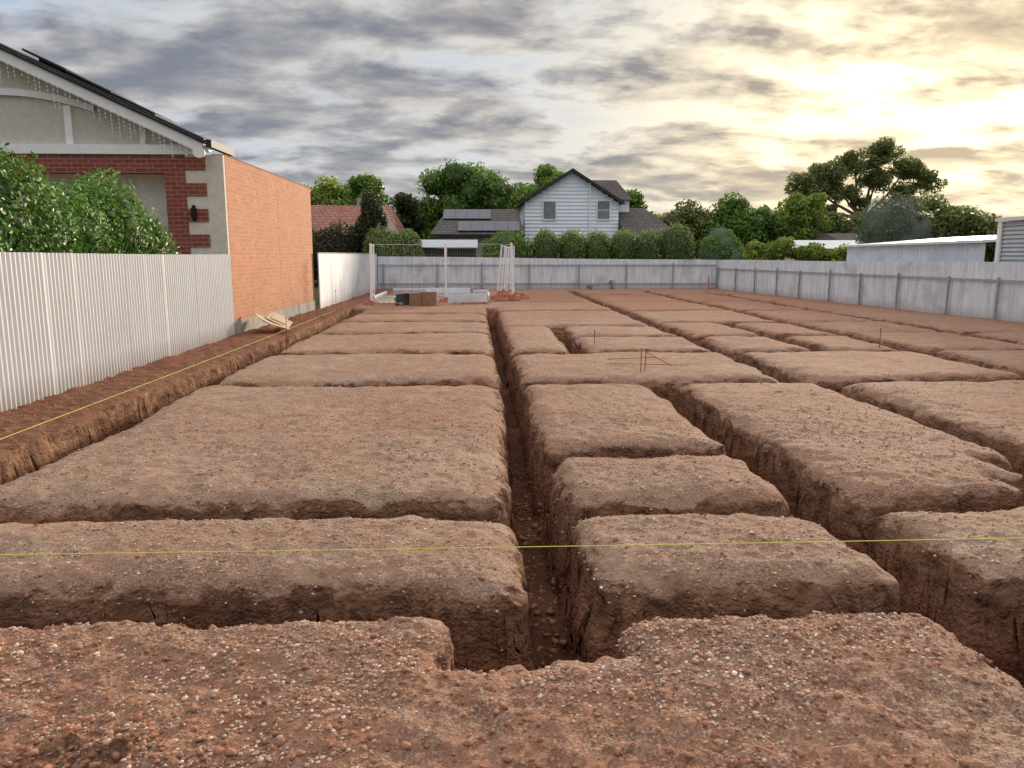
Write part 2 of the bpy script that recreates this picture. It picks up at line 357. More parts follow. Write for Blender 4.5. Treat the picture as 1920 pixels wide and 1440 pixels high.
# clods
A_=[(rng.normal(-1.35,.28,900),rng.normal(2.5,.14,900),rr(900,.003,.02,3)),(rng.uniform(-2.5,2.8,3600),rng.uniform(2.2,3.7,3600),rr(3600,.004,.018,3)),(rng.uniform(-5.6,-4.55,1800),rng.uniform(6.5,17.5,1800),rr(1800,.006,.022,3)),(rng.uniform(.25,.62,600),rng.uniform(3.3,9,600),rr(600,.008,.03,3)),(rng.uniform(-4,4.2,900),rng.uniform(3.6,4.1,900),rr(900,.008,.03,3)),(rng.uniform(-4,6,3500),rng.uniform(4.1,9,3500),rr(3500,.004,.018,3))]
px=np.concatenate([q[0] for q in A_]);py=np.concatenate([q[1] for q in A_]);r=np.concatenate([q[2] for q in A_])
V,Fc,tn=stones(px,py,r,rng.random(len(px))*.9,IV,IF,.38,.1,-9)
mc,t,b=nt('red_clay_clods'); a=N(t,'ShaderNodeAttribute',attribute_name='tone')
t.links.new(mixc(t,noise(t,objvec(t),30,5),ramp(t,a.outputs['Fac'],[(0,(.19,.07,.038)),(1,(.4,.19,.11))]),(.31,.15,.09)),b.inputs['Base Color']); b.inputs['Roughness'].default_value=.95
bump(t,b,noise(t,objvec(t),60,4),.8,.01)
o=mkobj('soil_clods',mesh_np('soil_clods',V,Fc,False,tn),None,mc); o['kind']='stuff'; o['label']='crumbled red clay clods lying on the earth'; o['category']='soil'
# ------------------------------------------------------------------ foliage
def foliage(parent,name,blobs,n,size,mat,core=.7,sub=0,subr=.35,flower=0,flat=.6,root=None):
    r_=root or parent; Lc=np.array(r_.location)
    B=[]
    for c,rad in blobs:
        c=np.array(c,float);rad=np.array(rad,float)
        if sub:
            for _ in range(sub):
                d=rng.normal(size=3); d/=np.linalg.norm(d); q=c+d*rad*(rng.uniform(.3,.8)); f=rng.uniform(.6,1.25)*subr
                B.append((q,rad.mean()*f*np.array([1,1,flat+.2]),rng.uniform(-.2,.2)))
        else: B.append((c,rad,rng.uniform(-.08,.08)))
    wt=np.array([np.prod(b_[1])**(2/3) for b_ in B]); wt/=wt.sum()
    bi=rng.choice(len(B),n,p=wt)
    C=np.array([b_[0] for b_ in B])[bi]; RR=np.array([b_[1] for b_ in B])[bi]; T=np.array([b_[2] for b_ in B])[bi]
    d=rng.normal(size=(n,3)); d/=np.linalg.norm(d,axis=1)[:,None]
    k=rng.uniform(.6,1.2,n)**.7; bumpn=1+.2*vn(d[:,0]*2.5+C[:,0],d[:,1]*2.5+C[:,1],d[:,2]*2.5+C[:,2])
    p=C+d*RR*(k*bumpn)[:,None]
    nn=d+rng.normal(size=(n,3))*.7; nn/=np.linalg.norm(nn,axis=1)[:,None]
    a=np.cross(nn,rng.normal(size=(n,3))); a/=np.linalg.norm(a,axis=1)[:,None]; b_=np.cross(nn,a)
    sz=size*rng.uniform(.6,1.35,n)[:,None]
    V=np.stack([p-a*sz,p+b_*sz*.5+nn*sz*.12,p+a*sz,p-b_*sz*.5+nn*sz*.12],1).reshape(-1,3)
    Fq=(np.arange(n)*4)[:,None]+np.array([0,1,2,3])
    tone=np.clip(.45+T+.12*d[:,2]+rng.normal(size=n)*.17,.12,.85)  # clump tops painted lighter as if lit from above, plus random leaf variation
    if flower:
        fl=rng.random(n)<flower; tone[fl]=1.0
    tn=np.repeat(tone,4)
    Vc=[];Fcs=[];o_=len(V)
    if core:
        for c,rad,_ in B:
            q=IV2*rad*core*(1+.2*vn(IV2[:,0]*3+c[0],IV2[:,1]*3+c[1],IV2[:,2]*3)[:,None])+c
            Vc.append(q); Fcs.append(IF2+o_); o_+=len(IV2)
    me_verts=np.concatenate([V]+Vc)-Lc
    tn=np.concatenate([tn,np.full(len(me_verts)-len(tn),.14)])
    T1=Fq[:,[0,1,2]];T2=Fq[:,[0,2,3]]
    FF=np.concatenate([T1,T2]+Fcs)
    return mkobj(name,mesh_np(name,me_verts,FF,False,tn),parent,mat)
def tree(x,y,blobs,n,size,mat,label,trunk_h,tr=.25,core=.58,sub=16,subr=.46,group=None,nm='tree',lean=0):
    th=thing(nm,(x,y,0),label,'tree',group)
    mb=MB(); top=Vector((x+lean,y,trunk_h))
    mb.tube([(x,y,-.05),(x+lean*.3,y+.05,trunk_h*.5),top],[tr*1.25,tr,tr*.75],8)
    for c,rad in blobs:
        for _ in range(3):
            e=Vector((c[0]+random.uniform(-.6,.6)*rad[0],c[1]+random.uniform(-.5,.5)*rad[1],c[2]+random.uniform(-.3,.6)*rad[2]))
            md=(top+e)/2+Vector((0,0,-.12*(e-top).length)); mb.tube([top-Vector((0,0,.2)),md,e],[tr*.6,tr*.4,tr*.1],6)
    part(th,'trunk',mb,m_bark,True)
    foliage(th,'crown',blobs,n,size,mat,core,sub,subr); return th
G1='trees beyond the fence'
tree(-12.6,66,[((-13.4,66,6.0),(2.4,2,2.0)),((-10.8,66,5.6),(2.4,2,2.0)),((-12,66,4),(3,2,1.6))],13000,.18,l_light,'broad light green tree behind the tiled house',3.5,group=G1)
tree(-8.7,63,[((-8.8,63,6.5),(1.9,1.8,2.0)),((-8.2,63,5),(1.9,1.6,1.9)),((-8.2,63,3.4),(1.9,1.6,1.6))],11000,.16,l_mid,'dense rounded green tree beside a red tiled roof',3,group=G1)
tree(-5.8,66,[((-5.8,66,5.4),(1.6,1.5,2.0)),((-5.2,66,3.6),(1.9,1.5,1.9))],7000,.18,l_dark,'dark green narrow tree among taller trees',2.5,group=G1)
tree(-1.2,64,[((-1.4,64,7.0),(2.8,2.3,2.6)),((.7,64,6.5),(2.2,2,2.3)),((-2.8,64,4.8),(2.3,2,2.3)),((.5,64,4.4),(2.6,2,2.2)),((-1,64,3),(3,2,2))],30000,.16,l_mid,'large dense dark green round-crowned tree',3,tr=.4,core=.8,sub=24,group=G1)
tree(5,70,[((4.2,70,6.4),(2.2,2,2.0)),((6.2,70,8.2),(2.1,1.8,1.9)),((8.2,70,6.9),(1.7,1.5,1.7)),((3.2,70,4.6),(2,1.5,2))],15000,.18,l_mid,'tall green tree rising behind white weatherboard house',4,group=G1)
tree(13.2,68,[((12.8,68,6.0),(1.6,1.5,1.5)),((14.2,68,4.2),(2,1.5,1.6))],6000,.2,l_mid,'small green treetop beyond a grey roof',4,group=G1)
tree(15.6,60,[((15.2,60,4.1),(2.0,1.5,1.7)),((17.4,60,3.8),(1.8,1.5,1.7)),((16.2,60,2.6),(2.4,1.5,1.4))],11000,.15,l_olive,'low olive green tree with loose crown',2,group=G1)
tree(19.8,58,[((18.8,58,4.2),(1.9,1.5,1.8)),((20.8,58,4.4),(1.9,1.5,1.8)),((22.6,58,3.6),(1.7,1.5,1.6)),((20.6,58,2.8),(3,1.5,1.5))],15000,.15,l_mid,'spreading mid green garden tree',2,group=G1)
tree(23.4,55,[((22.6,55,4.9),(1.2,1,1.5)),((23.4,55,3.9),(1.4,1,1.5)),((23.9,55,5.5),(.8,.8,.9))],4200,.16,l_light,'airy light green tree with open branches',2,core=.25,group=G1)
tree(28,62,[((25.6,62,3.6),(2.2,1.5,1.7)),((28.4,62,3.3),(2.4,1.5,1.8)),((31.4,62,3.6),(2.4,1.5,1.9)),((34.2,62,3.4),(2.2,1.5,1.8))],17000,.16,l_olive,'long dark shrubby tree below a gum tree',2,group=G1)
tree(28.2,45,[((27.0,45,3.5),(1.7,1.4,1.7)),((28.8,45,3.2),(1.6,1.4,1.6)),((25.6,45,3.1),(1.4,1.2,1.5)),((30.2,45,2.5),(1.2,1.2,1.3))],12000,.12,l_olive,'grey olive tree with wispy upright shoots',1.8,core=.5,group=G1)
tree(32.5,46,[((31.5,46,2.7),(1.8,1.4,1.2)),((34,46,2.9),(2.2,1.4,1.4))],8000,.14,l_mid,'low green tree behind a metal shed',1.6,group=G1)
# gum tree
th=thing('gum_tree',(40.5,80,0),'tall spreading eucalyptus with dark open umbrella crown','tree')
mb=MB(); mb.tube([(40.5,80,-.1),(40.3,80,3),(39.8,80,6)],[.6,.5,.42],8)
bl=[((33.4,80,8.8),(2.5,2,1.7)),((35.8,80,10.2),(2.5,2,1.8)),((38.6,80,11.1),(2.6,2,1.8)),((41.4,80,11.9),(2.6,2,1.6)),((44.2,80,10.6),(2.3,2,1.6)),((46.4,80,9.3),(1.9,1.5,1.2)),((41,80,9.4),(2.5,2,1.5)),((37.0,80,8.4),(2.5,1.6,1.4)),((43.6,80,8.1),(2.3,1.6,1.3)),((32.9,80,7.1),(1.6,1.4,1.1)),((35.6,80,6.4),(1.7,1.4,.9)),((45.6,80,7.3),(1.4,1.2,.8)),((39.6,80,7.2),(1.3,1.2,.7))]
for c,rad in bl:
    e=Vector(c); s0=Vector((39.8,80,6)); mb.tube([s0-Vector((0,0,.5)),(s0+e)/2+Vector((random.uniform(-.4,.4),0,-.3)),e+Vector((0,0,.3))],[.2,.12,.04],6)
part(th,'trunk',mb,m_bark,True); foliage(th,'crown',bl,34000,.14,l_olive,0,20,.34)
# clipped hedges
G2='clipped shrubs behind the rear fence'
hx=[(3.75,.76,3.2),(5.25,.86,3.2),(6.7,.84,3.15),(8.15,.86,3.2),(9.5,.86,3.1),(11.15,1.08,3.45)]
for i,(xx,rd,tp) in enumerate(hx):
    th=thing('clipped_shrub',(xx,44,0),'upright clipped grey-green shrub beside a metal fence' if i<5 else 'widest clipped shrub at the end of the row','shrub',G2)
    part(th,'stem',MB().tube([(xx,44,0),(xx,44,1.2)],.06),m_bark)
    foliage(th,'foliage',[((xx,44,1.15+.9*(tp-2.2)),(rd,.7,tp-1.15-.9*(tp-2.2)))]+[((xx+rng.uniform(-.15,.15),44,.8),(rd*.98,.7,1.3)),((xx,44,tp-.8),(rd*.97,.65,.78))],6500,.06,l_hedge,.86)
th=thing('round_shrub',(1.7,44.3,0),'broad rounded dark green shrub behind metal fence','shrub'); part(th,'stem',MB().tube([(1.7,44.3,0),(1.7,44.3,1.2)],.06),m_bark)
foliage(th,'foliage',[((1.6,44.3,1.9),(1.35,1,1.25)),((2.2,44.3,1.5),(1,1,1.1)),((1,44.3,1.6),(.9,.9,1.1))],8000,.08,l_mid,.85)
th=thing('dark_cypress',(-6.3,46,0),'tall ragged dark brown-green cypress','tree'); part(th,'trunk',MB().tube([(-6.3,46,0),(-6.3,46,4)],[.15,.05]),m_bark)
foliage(th,'crown',[((-6.5,46,2.6),(.75,.7,1.5)),((-6.1,46,3.7),(.7,.6,1.3)),((-6.4,46,4.6),(.4,.4,.8)),((-7.3,46,2.2),(.5,.5,1.2))],9000,.1,l_dark,.75)
for (xx,yy,rz,mt_,lb) in [(-5.4,44.5,(1.1,.8,1.5),l_hedge,'round olive shrub beside a cypress'),(-4.2,44.8,(.9,.8,1.35),l_hedge,'round olive shrub beside a low shed'),(-8.4,45,(1.2,.8,1.7),l_dark,'dark leafy shrub behind white fence'),(-10.,46,(1.2,.8,1.7),l_mid,'dark leafy shrub behind white fence')]:
    th=thing('garden_shrub',(xx,yy,0),lb,'shrub','garden shrubs'); part(th,'stem',MB().tube([(xx,yy,0),(xx,yy,1.2)],.06),m_bark)
    foliage(th,'foliage',[((xx,yy,1.7),rz)],5500,.09,mt_,.85,0)
# fig tree and netted plants
th=thing('fig_tree',(15.6,39,0),'bright green fig tree leaning over weathered fence','tree'); mb=MB()
fb_=[((14.3,39,1.8),(.9,.7,.6)),((15.4,39,2.1),(1.0,.7,.7)),((16.6,38.6,1.95),(1.0,.7,.65)),((17.8,38.3,1.85),(.9,.6,.55))]
for c,rd in fb_: mb.tube([(15.6,39,0),((15.6+c[0])/2,39,1.2),c],[.09,.06,.03])
part(th,'trunk',mb,m_bark,True); foliage(th,'crown',fb_,5500,.11,l_light,.5,8,.5)
m_net,t,b=nt('bird_netting'); v=objvec(t); b.inputs['Base Color'].default_value=(.16,.2,.165,1); b.inputs['Roughness'].default_value=1; b.inputs['Specular IOR Level'].default_value=0; tr=N(t,'ShaderNodeBsdfTransparent'); mx=N(t,'ShaderNodeMixShader')
t.links.new(ramp(t,noise(t,v,2.0,6,.7),[(.3,.25),(.7,.6)]),mx.inputs[0]); t.links.new(tr.outputs[0],mx.inputs[1]); t.links.new(b.outputs[0],mx.inputs[2]); t.links.new(mx.outputs[0],t.nodes['Material Output'].inputs[0])
IV3,IF3=ico(4)
def netted(x,y,rx,h,lb,mat,n=16000):
    th=thing('netted_fruit_tree',(x,y,0),lb,'tree','fruit trees under netting')
    part(th,'trunk',MB().tube([(x,y,0),(x,y,h*.6)],[.12,.06]),m_bark)
    foliage(th,'crown',[((x,y,h*.52),(rx*.93,rx*.93,h*.44)),((x+.2,y,h*.3),(rx*.97,rx*.97,h*.3))],n,.08,mat,.85,0)
    V=IV3.copy(); V=np.stack([V[:,0]*rx,V[:,1]*rx,V[:,2]*h*.5+h*.5],1)
    V*= (1+.1*vn(V[:,0]*1.3,V[:,1]*1.3,V[:,2]*1.3)+.03*vn(V[:,0]*5,V[:,1]*5,V[:,2]*2))[:,None]
    mkobj('netting',mesh_np('netting',V,IF3,True),th,m_net)
netted(21.6,40,1.65,4.9,'tall fruit tree under grey bird net',l_grey)
netted(13.9,44.5,1.15,3.2,'fruit tree wrapped in grey-green bird net',l_mid)
netted(14.4,42.2,.6,2.2,'small fruit bush wrapped in pale bird net',l_mid,4000)
# jasmine hedge
th=thing('jasmine_hedge',(-6.7,11.5,0),'dense glossy green jasmine hedge with small white flowers','hedge')
for yy in (8,9.5,11,12.5,14): part(th,'stem',MB().tube([(-6.9,yy,0),(-6.8,yy+.2,1.6)],.04),m_bark)
jb=[((-6.95,8.2,2.0),(.85,1.0,1.15)),((-6.9,9.6,2.1),(.85,1.0,1.2)),((-6.85,11.0,2.2),(.8,1.0,1.05)),((-6.9,12.2,1.9),(.75,.8,.9)),((-6.75,13.1,1.9),(.7,.7,.9)),((-6.6,14.1,2.05),(.7,.7,1.02)),((-6.45,15.0,1.75),(.6,.6,.85)),((-6.75,10.3,1.9),(.65,1,.9)),((-7.5,11,2.2),(.8,1.2,.9))]
foliage(th,'foliage',jb,90000,.043,l_jas,.86,0,flower=.018)
foliage(th,'shoots',[((c[0],c[1],c[2]+.08),(rd[0]*1.06,rd[1]*1.05,rd[2]*1.05)) for c,rd in jb],5000,.042,l_jas,0,0)
for (xx,yy,hh_) in [(7.1,41.3,.4),(5.9,41.2,.2)]:
    th=thing('weed_clump',(xx,yy,0),'small leafy weed growing at fence base','plant','weeds at the fence'); part(th,'stem',MB().tube([(xx,yy,0),(xx,yy,hh_)],.012),m_bark)
    foliage(th,'leaves',[((xx,yy,hh_*.6),(.22,.15,hh_*.6))],45,.07,l_mid,0)
# ------------------------------------------------------------------ fences
th=thing('corrugated_fence',(-5.67,11,0),'white corrugated steel fence with vertical ribs beside hedge','fence')
part(th,'panel',MB().corr((-5.67,3.5),(-5.64,17.95),-.08,1.83,.095,.013,8),m_fenceA,True)
mb=MB(); mb.tube([(-5.72,3.5,1.6),(-5.7,17.9,1.6)],.02); part(th,'rail',mb,m_rail)
def pfence(name,p0,p1,z1,zt,rail,posts,lb,mat,side,panel_smooth=True):
    cx,cy=(p0[0]+p1[0])/2,(p0[1]+p1[1])/2
    th=thing(name,(cx,cy,0),lb,'fence')
    part(th,'panel',MB().corr(p0,p1,-.05,z1,.1,.012,6,zt),mat,panel_smooth)
    d=Vector((p1[0]-p0[0],p1[1]-p0[1],0)); L=d.length; d.normalize(); nn=Vector((-d.y,d.x,0))*side
    a=Vector((*p0,0))+nn*.05; b_=Vector((*p1,0))+nn*.05
    for rz in rail:
        c=(a+b_)/2; part(th,'rail',MB().obox((c.x,c.y,rz),d*(L/2),nn*.02,Vector((0,0,.025))),m_rail)
    for k in range(posts):
        q=a+d*(L*(k+.15+random.uniform(-.08,.08))/posts)+nn*.048; h=max(rail)+.07+random.uniform(-.03,.08)
        part(th,'post',MB().obox((q.x,q.y,h/2),d*.03,nn*.025,Vector((random.uniform(-.012,.012),0,h/2))),m_post)
    return th
pfence('rear_fence',(-5.45,42),(12.8,41.5),1.74,1.55,[1.28,.3],7,'weathered white corrugated fence with posts and rails',m_fenceB,-1)
pfence('boundary_fence',(12.8,41.45),(15.4,12.5),1.56,1.62,[1.1],13,'weathered pale corrugated fence with exposed grey posts',m_fenceB,-1)
th=thing('panel_fence',(-5.5,34,0),'stained white flat sheet fence beyond brick wall','fence')
mb=MB(); yy=26.85
while yy<41.9:
    mb.box(-5.52,-5.48,yy,min(yy+2.38,41.95),-.05,1.86); yy+=2.4
part(th,'panel',mb,m_fenceC); mb=MB(); mb.box(-5.54,-5.46,26.85,41.95,1.863,1.9); part(th,'capping',mb,m_rail)
# ------------------------------------------------------------------ brick house
H=thing('brick_house',(-5.7,18,0),'salmon brick house with red brick quoins and white gable trim','house')
part(H,'side_wall',MB().box(-5.93,-5.66,18.003,22.4,.28,4.0).box(-5.93,-5.66,22.415,26.8,.28,4.0),m_brick)
part(H,'plinth',MB().box(-5.93,-5.63,18.003,26.82,-.05,.277),m_conc)
part(H,'coping',MB().box(-5.94,-5.65,18.003,26.81,4.003,4.02),m_redbrick)
mb=MB(); mb.box(-6.5,-5.665,17.88,18.0,-.05,3.99); part(H,'cream_pier',mb,m_cream)
mb=MB(); mb.box(-6.95,-6.503,17.86,18.2,-.05,3.99)
for k in range(7):
    z0=.3+k*.56
    if z0+.28<3.99: mb.box(-6.5,-6.05,17.86,17.878,z0,z0+.28)
mb.box(-17.5,-6.953,17.88,18.2,3.6,3.99); mb.box(-17.5,-16.9,17.86,18.2,-.05,3.597)
part(H,'red_brick_surround',mb,m_redbrick)
mb=MB(); mb.box(-16.9,-6.955,18.3,18.36,-.05,3.7)
for k in range(8): mb.box(-12.8,-7.9,18.27,18.298,.06+k*.3,.06+k*.3+.27)
part(H,'garage_door',mb,m_cream)
rz=lambda x: 4.36-.462*(x+6.07)
mb=MB(); mb.add([(-6.2,18.0,4.21),(-12.1,18.0,4.21),(-17.9,18.0,4.21),(-12.1,18.0,rz(-12.1)-.1),(-6.2,18.2,4.21),(-12.1,18.2,4.21),(-17.9,18.2,4.21),(-12.1,18.2,rz(-12.1)-.1)],[(0,3,1),(1,3,2),(4,5,7),(5,6,7),(0,1,2,6,5,4)]); part(H,'gable_wall',mb,m_stucco)
mb=MB(); mb.box(-17.9,-6.25,17.84,18.0,3.995,4.2)
mb.box(-9.05,-8.9,17.93,17.998,4.203,5.02); mb.box(-7.45,-7.35,17.93,17.998,4.203,4.72); mb.box(-11.9,-11.75,17.93,17.998,4.203,5.02)
pts=[(-12.4+4.0*i/24) for i in range(25)]
for i in range(24):
    xa,xb=pts[i],pts[i+1]; za,zb=[5.3-.085*(q+10.4)**2 for q in (xa,xb)]
    mb.add([(xa,17.92,za-.07),(xb,17.92,zb-.07),(xb,17.92,zb+.07),(xa,17.92,za+.07),(xa,17.997,za-.07),(xb,17.997,zb-.07),(xb,17.997,zb+.07),(xa,17.997,za+.07)],[(0,1,2,3),(3,2,6,7),(1,0,4,5)])
part(H,'gable_trim',mb,m_trim)
mb=MB()
def slopebox(mb,xa,xb,y0,y1,o0,o1,fn):
    mb.add([(xa,y0,fn(xa)+o0),(xb,y0,fn(xb)+o0),(xb,y1,fn(xb)+o0),(xa,y1,fn(xa)+o0),(xa,y0,fn(xa)+o1),(xb,y0,fn(xb)+o1),(xb,y1,fn(xb)+o1),(xa,y1,fn(xa)+o1)],[(0,3,2,1),(4,5,6,7),(0,1,5,4),(1,2,6,5),(2,3,7,6),(3,0,4,7)])
rl=lambda x: rz(-24.2-x)
slopebox(mb,-12.1,-6.0,17.6,17.66,-.36,-.07,rz); slopebox(mb,-18.2,-12.1,17.6,17.66,-.36,-.07,rl)
slopebox(mb,-12.1,-6.0,17.663,17.99,-.12,-.09,rz)
mb.tube([(-6.08,17.59,4.02),(-6.08,17.67,4.02)],.13,14); mb.box(-6.2,-5.9,17.7,17.875,4.045,4.17)
part(H,'bargeboard',mb,m_trim)
mb=MB(); slopebox(mb,-12.1,-5.92,17.5,19.2,-.065,0,rz); slopebox(mb,-18.3,-12.1,17.5,19.2,-.065,0,rl); slopebox(mb,-12.1,-5.92,17.55,17.6,-.12,-.068,rz)
part(H,'roof',mb,m_dark)
mb=MB(); mb.box(-5.915,-5.8,17.6,19.2,4.12,4.28); part(H,'gutter',mb,m_dark)
for k in range(3):
    xa=-9.7+k*.9; o=.12-.03*k
    mb=MB(); slopebox(mb,xa,xa+.885,17.75,19.0,o-.05,o,lambda x:rz(x)-.02*(x-xa)+.0); slopebox(mb,xa+.25,xa+.885,17.9,19.0,.003,o-.053,lambda x:rz(x)-.02*(x-xa))
    part(H,'solar_panel',mb,m_black)
mb=MB(); mb.box(-6.4,-6.3,17.76,17.855,2.62,2.84); mb.box(-6.38,-6.32,17.8,17.856,2.56,2.9); part(H,'wall_lamp',mb,m_black)
mb=MB(); mb.tube([(-12.1,17.58,rz(-12.1)-.33),(-6.25,17.58,rz(-6.25)-.33)],.006,4); xx=-12.0
while xx<-6.3:
    zt=rz(xx)-.36; L_=random.choice([.12,.25,.4,.18,.5,.3])
    mb.tube([(xx,17.58,zt+.04),(xx+.01,17.58,zt-L_)],.0022,4)
    k=0
    while k<L_: mb.obox((xx+random.uniform(-.008,.008),17.578,zt-k),(.008,0,0),(0,.008,0),(0,0,.011)); k+=.085
    xx+=random.uniform(.09,.17)
part(H,'icicle_lights',mb,m_trim)
# ------------------------------------------------------------------ rear houses
W=thing('weatherboard_house',(6.5,59,0),'two-storey white weatherboard house with dark gabled roof','house')
mb=MB(); z0=0.0
fz=lambda x: 7.62-.62*abs(x-6.5)
while z0<7.5:
    z1=z0+.25; lim=min(3.3,(7.55-z1)/.62)
    if lim>.05: mb.add([(6.5-lim,54.93,z0),(6.5+lim,54.93,z0),(6.5+lim,55,z1),(6.5-lim,55,z1),(6.5-lim,55.0,z0),(6.5+lim,55.0,z0)],[(0,1,2,3),(0,4,5,1)])
    z0=z1
mb.add([(3.2,55.01,0),(9.8,55.01,0),(9.8,55.01,5.4),(6.5,55.01,7.5),(3.2,55.01,5.4),(3.2,63,0),(9.8,63,0),(9.8,63,5.4),(6.5,63,7.5),(3.2,63,5.4)],[(0,1,2,3,4),(5,9,8,7,6),(1,6,7,2),(0,4,9,5)])
part(W,'wall',mb,m_board)
mb=MB(); slopebox(mb,2.85,6.5,54.6,63.3,0,.12,fz); slopebox(mb,6.5,10.15,54.6,63.3,0,.12,fz); part(W,'roof',mb,m_dark)
mb=MB(); slopebox(mb,2.85,6.5,54.53,54.58,-.12,.1,fz); slopebox(mb,6.5,10.15,54.53,54.58,-.12,.1,fz); part(W,'bargeboard',mb,m_dark)
mb=MB(); mb.add([(8.1,59,7.35),(10.3,59,7.35),(11.0,56.0,5.7),(8.1,56.0,5.7),(11.0,62,5.7),(8.1,62,5.7)],[(0,3,2,1),(1,2,4),(0,1,4,5)]); part(W,'side_roof',mb,m_tilegrey)
mb=MB(); mb.box(9.85,10.8,56.3,61.8,0,5.66); part(W,'side_wall',mb,m_board)
mb=MB(); mb.add([(9.85,57,5.2),(12.0,57,5.2),(13.6,52.6,3.2),(9.85,52.6,3.2),(13.6,61,3.2)],[(0,3,2,1),(1,2,4)]); part(W,'porch_roof',mb,m_tilegrey)
mb=MB(); mb.box(9.85,13.3,53,56.2,0,3.17); part(W,'porch_wall',mb,m_board)
mb=MB(); mb.tube([(7.75,54.83,2.5),(7.75,54.83,6.4),(7.75,54.83,7.0)],.06,8); part(W,'flue_pipe',mb,m_trim)
for i,(xa,xb,za,zb) in enumerate(((4.5,5.35,4.3,5.5),(8.3,9.15,4.3,5.55))):
    mb=MB(); mb.box(xa-.08,xb+.08,54.88,54.925,zb,zb+.08);mb.box(xa-.08,xb+.08,54.86,54.925,za-.08,za);mb.box(xa-.08,xa,54.88,54.925,za,zb);mb.box(xb,xb+.08,54.88,54.925,za,zb)
    if i: mb.box(xa,xb,54.885,54.925,(za+zb)/2-.02,(za+zb)/2+.02)
    f=part(W,'window',mb,m_trim); part(f,'pane',MB().box(xa,xb,54.9,54.92,za,zb),m_glass,root=W)
B2=thing('tiled_bungalow',(-.2,55,0),'low bungalow with dark tiled roof and solar panels','house')
mb=MB(); mb.add([(-2.2,55.5,5.0),(2.7,55.5,5.0),(3.0,51,3.15),(-3.2,51,3.15),(-3.2,60,3.15),(3.0,60,3.15)],[(0,3,2,1),(0,4,3),(0,1,5,4),(1,2,5)]); part(B2,'roof',mb,m_tilegrey)
mb=MB(); mb.box(-2.8,2.9,51.4,59.6,0,3.12); part(B2,'wall',mb,m_conc)
mb=MB(); mb.box(-3.2,3,50.9,51.02,3.02,3.16); part(B2,'gutter',mb,m_dark)
sl=lambda y:3.15+(y-51)*1.85/4.5
def spanel(x0,x1,y0,y1):
    mb=MB(); mb.add([(x0,y0,sl(y0)+.08),(x1,y0,sl(y0)+.08),(x1,y1,sl(y1)+.08),(x0,y1,sl(y1)+.08),(x0,y0,sl(y0)+.13),(x1,y0,sl(y0)+.13),(x1,y1,sl(y1)+.13),(x0,y1,sl(y1)+.13)],[(0,3,2,1),(4,5,6,7),(0,1,5,4),(1,2,6,5),(2,3,7,6),(3,0,4,7)]); part(B2,'solar_panel',mb,m_solar)
for k in range(4): spanel(-2.45+k*.82,-1.65+k*.82,53.4,55.1)
for k in range(5): spanel(-1.4+k*.82,-.6+k*.82,51.3,52.9)
B3=thing('terracotta_house',(-8,53,0),'old house with faded terracotta tiled roof','house')
mb=MB(); mb.add([(-11.5,54,5.15),(-6.0,54,5.15),(-5.1,50,3.1),(-12.5,50,3.1),(-12.5,58,3.1),(-5.1,58,3.1)],[(0,3,2,1),(1,2,5),(0,1,5,4),(0,4,3)]); part(B3,'roof',mb,m_tilered)
mb=MB(); mb.add([(-6.6,49.2,3.0),(-5.85,49.2,4.7),(-5.0,49.2,3.0)],[(0,2,1)]); part(B3,'gable',mb,m_cream)
mb=MB(); mb.box(-12,-5.4,50.3,57.6,0,3.08); part(B3,'wall',mb,m_cream)
mb=MB(); mb.box(-8.4,-7.6,54.6,55.2,4.6,5.7); part(B3,'chimney',mb,m_conc)
C=thing('garden_shed',(-2.6,48,0),'low garden shed with ribbed metal roof','shed')
mb=MB()
for i in range(60):
    xa=-4.9+i*.08; zt=.03 if i%2 else 0
    mb.add([(xa,46.6,2.25+zt),(xa+.08,46.6,2.25+.03-zt),(xa+.08,49,2.75+.03-zt),(xa,49,2.75+zt)],[(0,1,2,3)])
part(C,'roof',mb,m_siding); part(C,'wall',MB().box(-4.8,-.2,46.8,48.8,0,2.2),m_dark)
# sheds
S=thing('long_shed',(15.6,27,0),'long pale sheet-clad shed with nearly flat white roof','shed')
part(S,'wall',MB().corr((15.0,31.3),(15.2,22.9),0,2.12,.2,.03,6,2.16),m_blueshed)
mb=MB(); mb.add([(14.85,31.5,2.13),(15.05,22.8,2.17),(19.5,22.8,2.5),(19.5,31.5,2.46),(14.85,31.5,2.2),(15.05,22.8,2.26),(19.5,22.8,2.58),(19.5,31.5,2.54)],[(0,3,2,1),(4,5,6,7),(0,1,5,4),(1,2,6,5),(2,3,7,6),(3,0,4,7)]); part(S,'roof',mb,m_shroof)
part(S,'end_wall',MB().corr((15.05,31.3),(19.3,31.3),0,2.12,.2,.03,6),m_blueshed)
S=thing('sided_shed',(18,21,0),'grey-blue shed clad in horizontal ribbed sheets','shed')
mb=MB(); z0=0
while z0<2.72: mb.add([(15.3,22.4,z0),(20,22.4,z0),(20,22.45,z0+.12),(15.3,22.45,z0+.12),(15.3,22.45,z0),(20,22.45,z0)],[(0,1,2,3),(0,4,5,1)]); mb.add([(15.3,22.4,z0),(15.35,22.4,z0+.12),(15.35,19,z0+.12),(15.3,19,z0)],[(0,1,2,3)]); z0+=.12
part(S,'wall',mb,m_siding); part(S,'corner_trim',MB().box(15.24,15.3,22.3,22.46,0,2.76),m_trim); part(S,'roof',MB().box(15.2,20,18.9,22.55,2.78,2.88),m_shroof)
